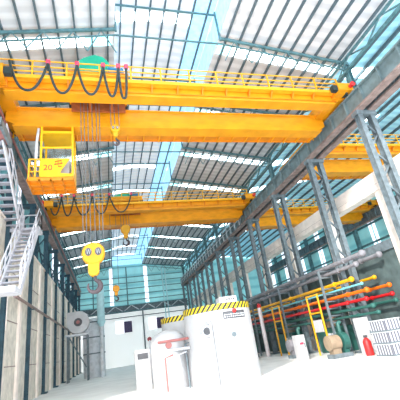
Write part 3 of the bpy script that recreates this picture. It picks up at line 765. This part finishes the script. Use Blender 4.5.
# ------------------------------------------------------------------ pipe racks on the right
pgp = 'coloured pipes on the right rack'
YF = 38.0
def pipe(x, z, y0, r, m, colour, where, label, elbow=True):
    t = tag(empty('pipe', (x, (y0+YF)/2, z-r)), label, 'pipe', pgp)
    MB().tube([(x, y0, z), (x, YF, z)], r, 12).build('pipe_run', m, t, smooth=True)
    MB().sphere((x, y0, z), r*1.65).build('end_cap', m, t, smooth=True)
    for k in range(3):
        y = y0+1.4+k*4.9
        MB().lathe((x, y, z), [(r*1.45, -0.05), (r*1.45, 0.05)], 'y', 14).build('flange', m, t)
    return t
F = 'in front of the right columns'; Bk = 'behind the right columns'
for (x, z, y0, r, m, col, lab) in [
    (11.25, 2.72, 13.4, .105, GREYP, 'grey', 'topmost thick grey pipe passing in front of the right columns'),
    (11.3, 2.38, 14.1, .085, GREYP, 'grey', 'lower grey pipe just above the front yellow pipe'),
    (12.85, 2.75, 14.2, .10, GREYP, 'grey', 'thick grey pipe running behind the right columns above the coloured ones'),
    (11.28, 1.79, 14.7, .085, YELP, 'yellow', 'bright yellow pipe with a ball end in front of the right columns'),
    (12.85, 1.80, 15.0, .07, YELP, 'yellow', 'yellow pipe with a ball end behind the right columns'),
    (11.3, 1.48, 14.1, .045, CYAN2, 'cyan', 'thin cyan pipe between the yellow and orange pipes'),
    (11.3, 1.16, 13.9, .08, ORAP, 'orange', 'front orange pipe just above the red pipes'),
    (12.85, 1.28, 14.2, .075, ORAP, 'orange', 'rear orange pipe behind the right columns'),
    (11.3, 0.80, 14.1, .07, REDP, 'red', 'upper front red pipe below the orange pipe'),
    (11.05, 0.765, 15.2, .05, REDP, 'red', 'thin red pipe set forward of the other red pipes'),
    (12.85, 0.87, 14.2, .07, REDP, 'red', 'rear red pipe behind the right columns'),
    (11.3, 0.46, 13.8, .07, GRNP, 'green', 'front dark green pipe below the red pipes'),
    (11.3, 0.16, 13.6, .06, GRNP, 'green', 'lowest dark green pipe in front of the right columns'),
    (12.85, 0.57, 14.1, .07, GRNP, 'green', 'rear dark green pipe behind the right columns')]:
    pipe(x, z, y0, r, m, col, None, lab)
for i, y in enumerate([16.6, 21.6, 26.6, 31.6, 36.6]):
    t = tag(empty('pipe_support', (11.3, y, FZ)), '%s grey steel trestle from the camera under the coloured pipes' % ORD[i], 'support', 'pipe trestles')
    for x in (10.85, 11.55): MB().box((x-0.05, y-0.05, FZ), (x+0.05, y+0.05, 2.62)).build('post', STEELG, t)
    for z in (-0.02, 0.3, 0.65, 1.0, 1.36, 1.64, 2.22, 2.55): MB().box((10.85, y-0.04, z), (11.55, y+0.04, z+0.06)).build('crossbar', STEELG, t)
for i, (y, lab) in enumerate(((17.6, 'nearer yellow guard frame standing under the red pipes'), (22.3, 'farther yellow guard frame standing under the red pipes'))):
    t = tag(empty('guard_frame', (10.75, y, FZ)), lab, 'frame', 'yellow guard frames')
    for dy in (-0.55, 0.55): MB().tube([(10.7, y+dy, FZ), (10.7, y+dy, 1.55)], 0.05, 8).build('post', YELP, t)
    if i == 0: MB().box((10.6, y-0.5, -0.35), (10.64, y+0.3, 0.25)).build('notice_sign', WHITE, t)
    for z in (1.5, 0.6): MB().tube([(10.7, y-0.55, z), (10.7, y+0.55, z)], 0.045, 8).build('rail', YELP, t)
po = tag(empty('marker_pole', (10.6, 24.6, FZ)), 'pinkish white upright pole with red tip right of the large tank', 'pole')
MB().tube([(10.55, 24.6, FZ), (10.55, 24.6, 1.75)], 0.14, 12).build('shaft', mat('pinkish_white_paint', (0.86, 0.74, 0.74), 0.5, var=0.08), po, smooth=True)
MB().lathe((10.55, 24.6, 1.75), [(0.15, 0), (0.15, 0.2), (0.05, 0.3)], 'z', 12).build('tip', RED, po, smooth=True)

def cabinet(x0, x1, y, d, zt, label, m=WHITE, marks=True):
    t = tag(empty('electric_cabinet', ((x0+x1)/2, y+d/2, FZ)), label, 'cabinet', 'cabinets under the pipes')
    MB().box((x0, y, FZ), (x1, y+d, zt)).build('case', m, t, bevel=0.02)
    dr = MB().box((x0+0.04, y-0.025, FZ+0.12), (x1-0.04, y, zt-0.05)).build('door', m, t)
    MB().box((x1-0.12, y-0.05, (zt+FZ)/2), (x1-0.08, y-0.025, (zt+FZ)/2+0.2)).build('handle', STEELG, dr)
    if marks:
        MB().box((x0+0.1, y-0.035, zt-0.45), (x0+0.3, y-0.025, zt-0.35)).build('sign', PINK, dr)
    return t
cabinet(9.05, 9.5, 17.2, 0.5, -0.32, 'white cabinet with a pink sign left of the yellow guard frames')
cabinet(10.95, 11.4, 14.55, 0.5, 0.05, 'tall white cabinet under the ends of the green pipes', marks=False)
t = tag(empty('fire_extinguisher', (10.75, 14.0, FZ)), 'red fire extinguisher in front of the tall white cabinet', 'extinguisher')
MB().lathe((10.72, 14.2, 0), [(0.16, FZ), (0.17, FZ+0.1), (0.17, -0.95), (0.1, -0.82), (0.05, -0.78)], 'z', 18).build('cylinder', RED, t, smooth=True)
MB().box((10.66, 14.14, -0.78), (10.78, 14.26, -0.68)).build('valve', PLATE, t)
for k in range(3):
    z0 = FZ + k*0.45
    t = tag(empty('ribbed_crate', (10.9, 13.2, z0)), '%s ribbed silver crate of the stack at the right edge' % ('bottom', 'middle', 'top')[k], 'crate', 'stacked ribbed crates')
    MB().box((10.55, 12.6, z0+0.04), (11.3, 13.5, z0+0.42)).build('body', RIBS, t)
    MB().box((10.5, 12.55, z0+0.0), (11.35, 13.55, z0+0.045)).build('base_frame', STEELG, t)
    MB().box((10.52, 12.57, z0+0.41), (11.33, 13.53, z0+0.45)).build('lid', PALEG, t)
def pump(x, y, m, label):
    t = tag(empty('pump', (x, y, FZ)), label, 'pump', 'pumps under the pipes')
    MB().box((x-0.5, y-0.3, FZ), (x+0.5, y+0.3, FZ+0.18)).build('base', STEELG, t)
    MB().lathe((x-0.1, y, -0.85), [(0.1, -0.42), (0.33, -0.4), (0.33, 0.15), (0.2, 0.2)], 'x', 20).box((x-0.4, y-0.2, FZ+0.18), (x+0.0, y+0.2, -1.1)).build('motor', m, t, smooth=True)
    MB().lathe((x+0.3, y, -0.85), [(0.4, -0.15), (0.4, 0.15)], 'x', 22).box((x+0.18, y-0.2, FZ+0.18), (x+0.42, y+0.2, -1.1)).build('volute', GRNP, t, smooth=True)
    MB().tube([(x+0.3, y, -0.5), (x+0.3, y, -0.05), (x+0.42, y, 0.0)], 0.1, 10).build('outlet_pipe', GRNP, t, smooth=True)
    return t
pump(10.2, 15.6, BEIGE, 'beige motor pump nearest the tall white cabinet')
pump(10.2, 19.6, GREYP, 'grey motor pump behind the nearer yellow guard frame')
pump(9.9, 26.2, BEIGE, 'far beige pump behind the pinkish pole')
# green machine hall bench behind the columns
for i, y in enumerate((17.5, 22.8, 32.5)):
    t = tag(empty('machine_unit', (12.1, y+1, FZ)), '%s dark green machine from the camera between the right columns' % ORD[i], 'machine', 'dark green machines')
    MB().box((11.75, y, FZ), (12.65, y+2.2, -0.2)).build('body', GRNP, t, bevel=0.04)
    MB().lathe((12.2, y+1.1, -0.1), [(0.35, -0.2), (0.35, 0.3), (0.15, 0.42)], 'z', 20).build('hopper', BEIGE, t, smooth=True)
    MB().box((11.73, y+0.3, -1.1), (11.76, y+1.1, -0.5)).build('panel', PALEG, t)

# ------------------------------------------------------------------ light and camera
w = bpy.data.worlds.new('World'); bpy.context.scene.world = w; w.use_nodes = True
bg = w.node_tree.nodes['Background']; bg.inputs['Color'].default_value = (0.86, 0.94, 1.0, 1); bg.inputs['Strength'].default_value = 2.5
sun = bpy.data.lights.new('sun', 'SUN'); sun.energy = 3.2; sun.angle = math.radians(3); sun.color = (1.0, 0.96, 0.9)
so = bpy.data.objects.new('sun', sun); C.objects.link(so)
so.rotation_euler = Vector((0.62, 0.72, -0.52)).to_track_quat('-Z', 'Y').to_euler()

M = ((0.96331458, 0.03826473, -0.26563288), (-0.22893279, -0.39936054, -0.88775049), (-0.14005282, 0.91599507, -0.37594978))
cd = bpy.data.cameras.new('camera'); co = bpy.data.objects.new('camera', cd); C.objects.link(co)
cd.sensor_width = 36; cd.sensor_fit = 'HORIZONTAL'; cd.lens = 349/400*36; cd.clip_end = 500
co.matrix_world = Matrix.Translation(W((0, 0, 0))) @ Matrix(M).to_4x4()
sc = bpy.context.scene; sc.camera = co
sc.view_settings.view_transform = 'Standard'; sc.view_settings.look = 'None'
sc.view_settings.exposure = 0.65; sc.view_settings.gamma = 1; sc.view_settings.use_curve_mapping = False
sc.cycles.max_bounces = 8; sc.cycles.diffuse_bounces = 5
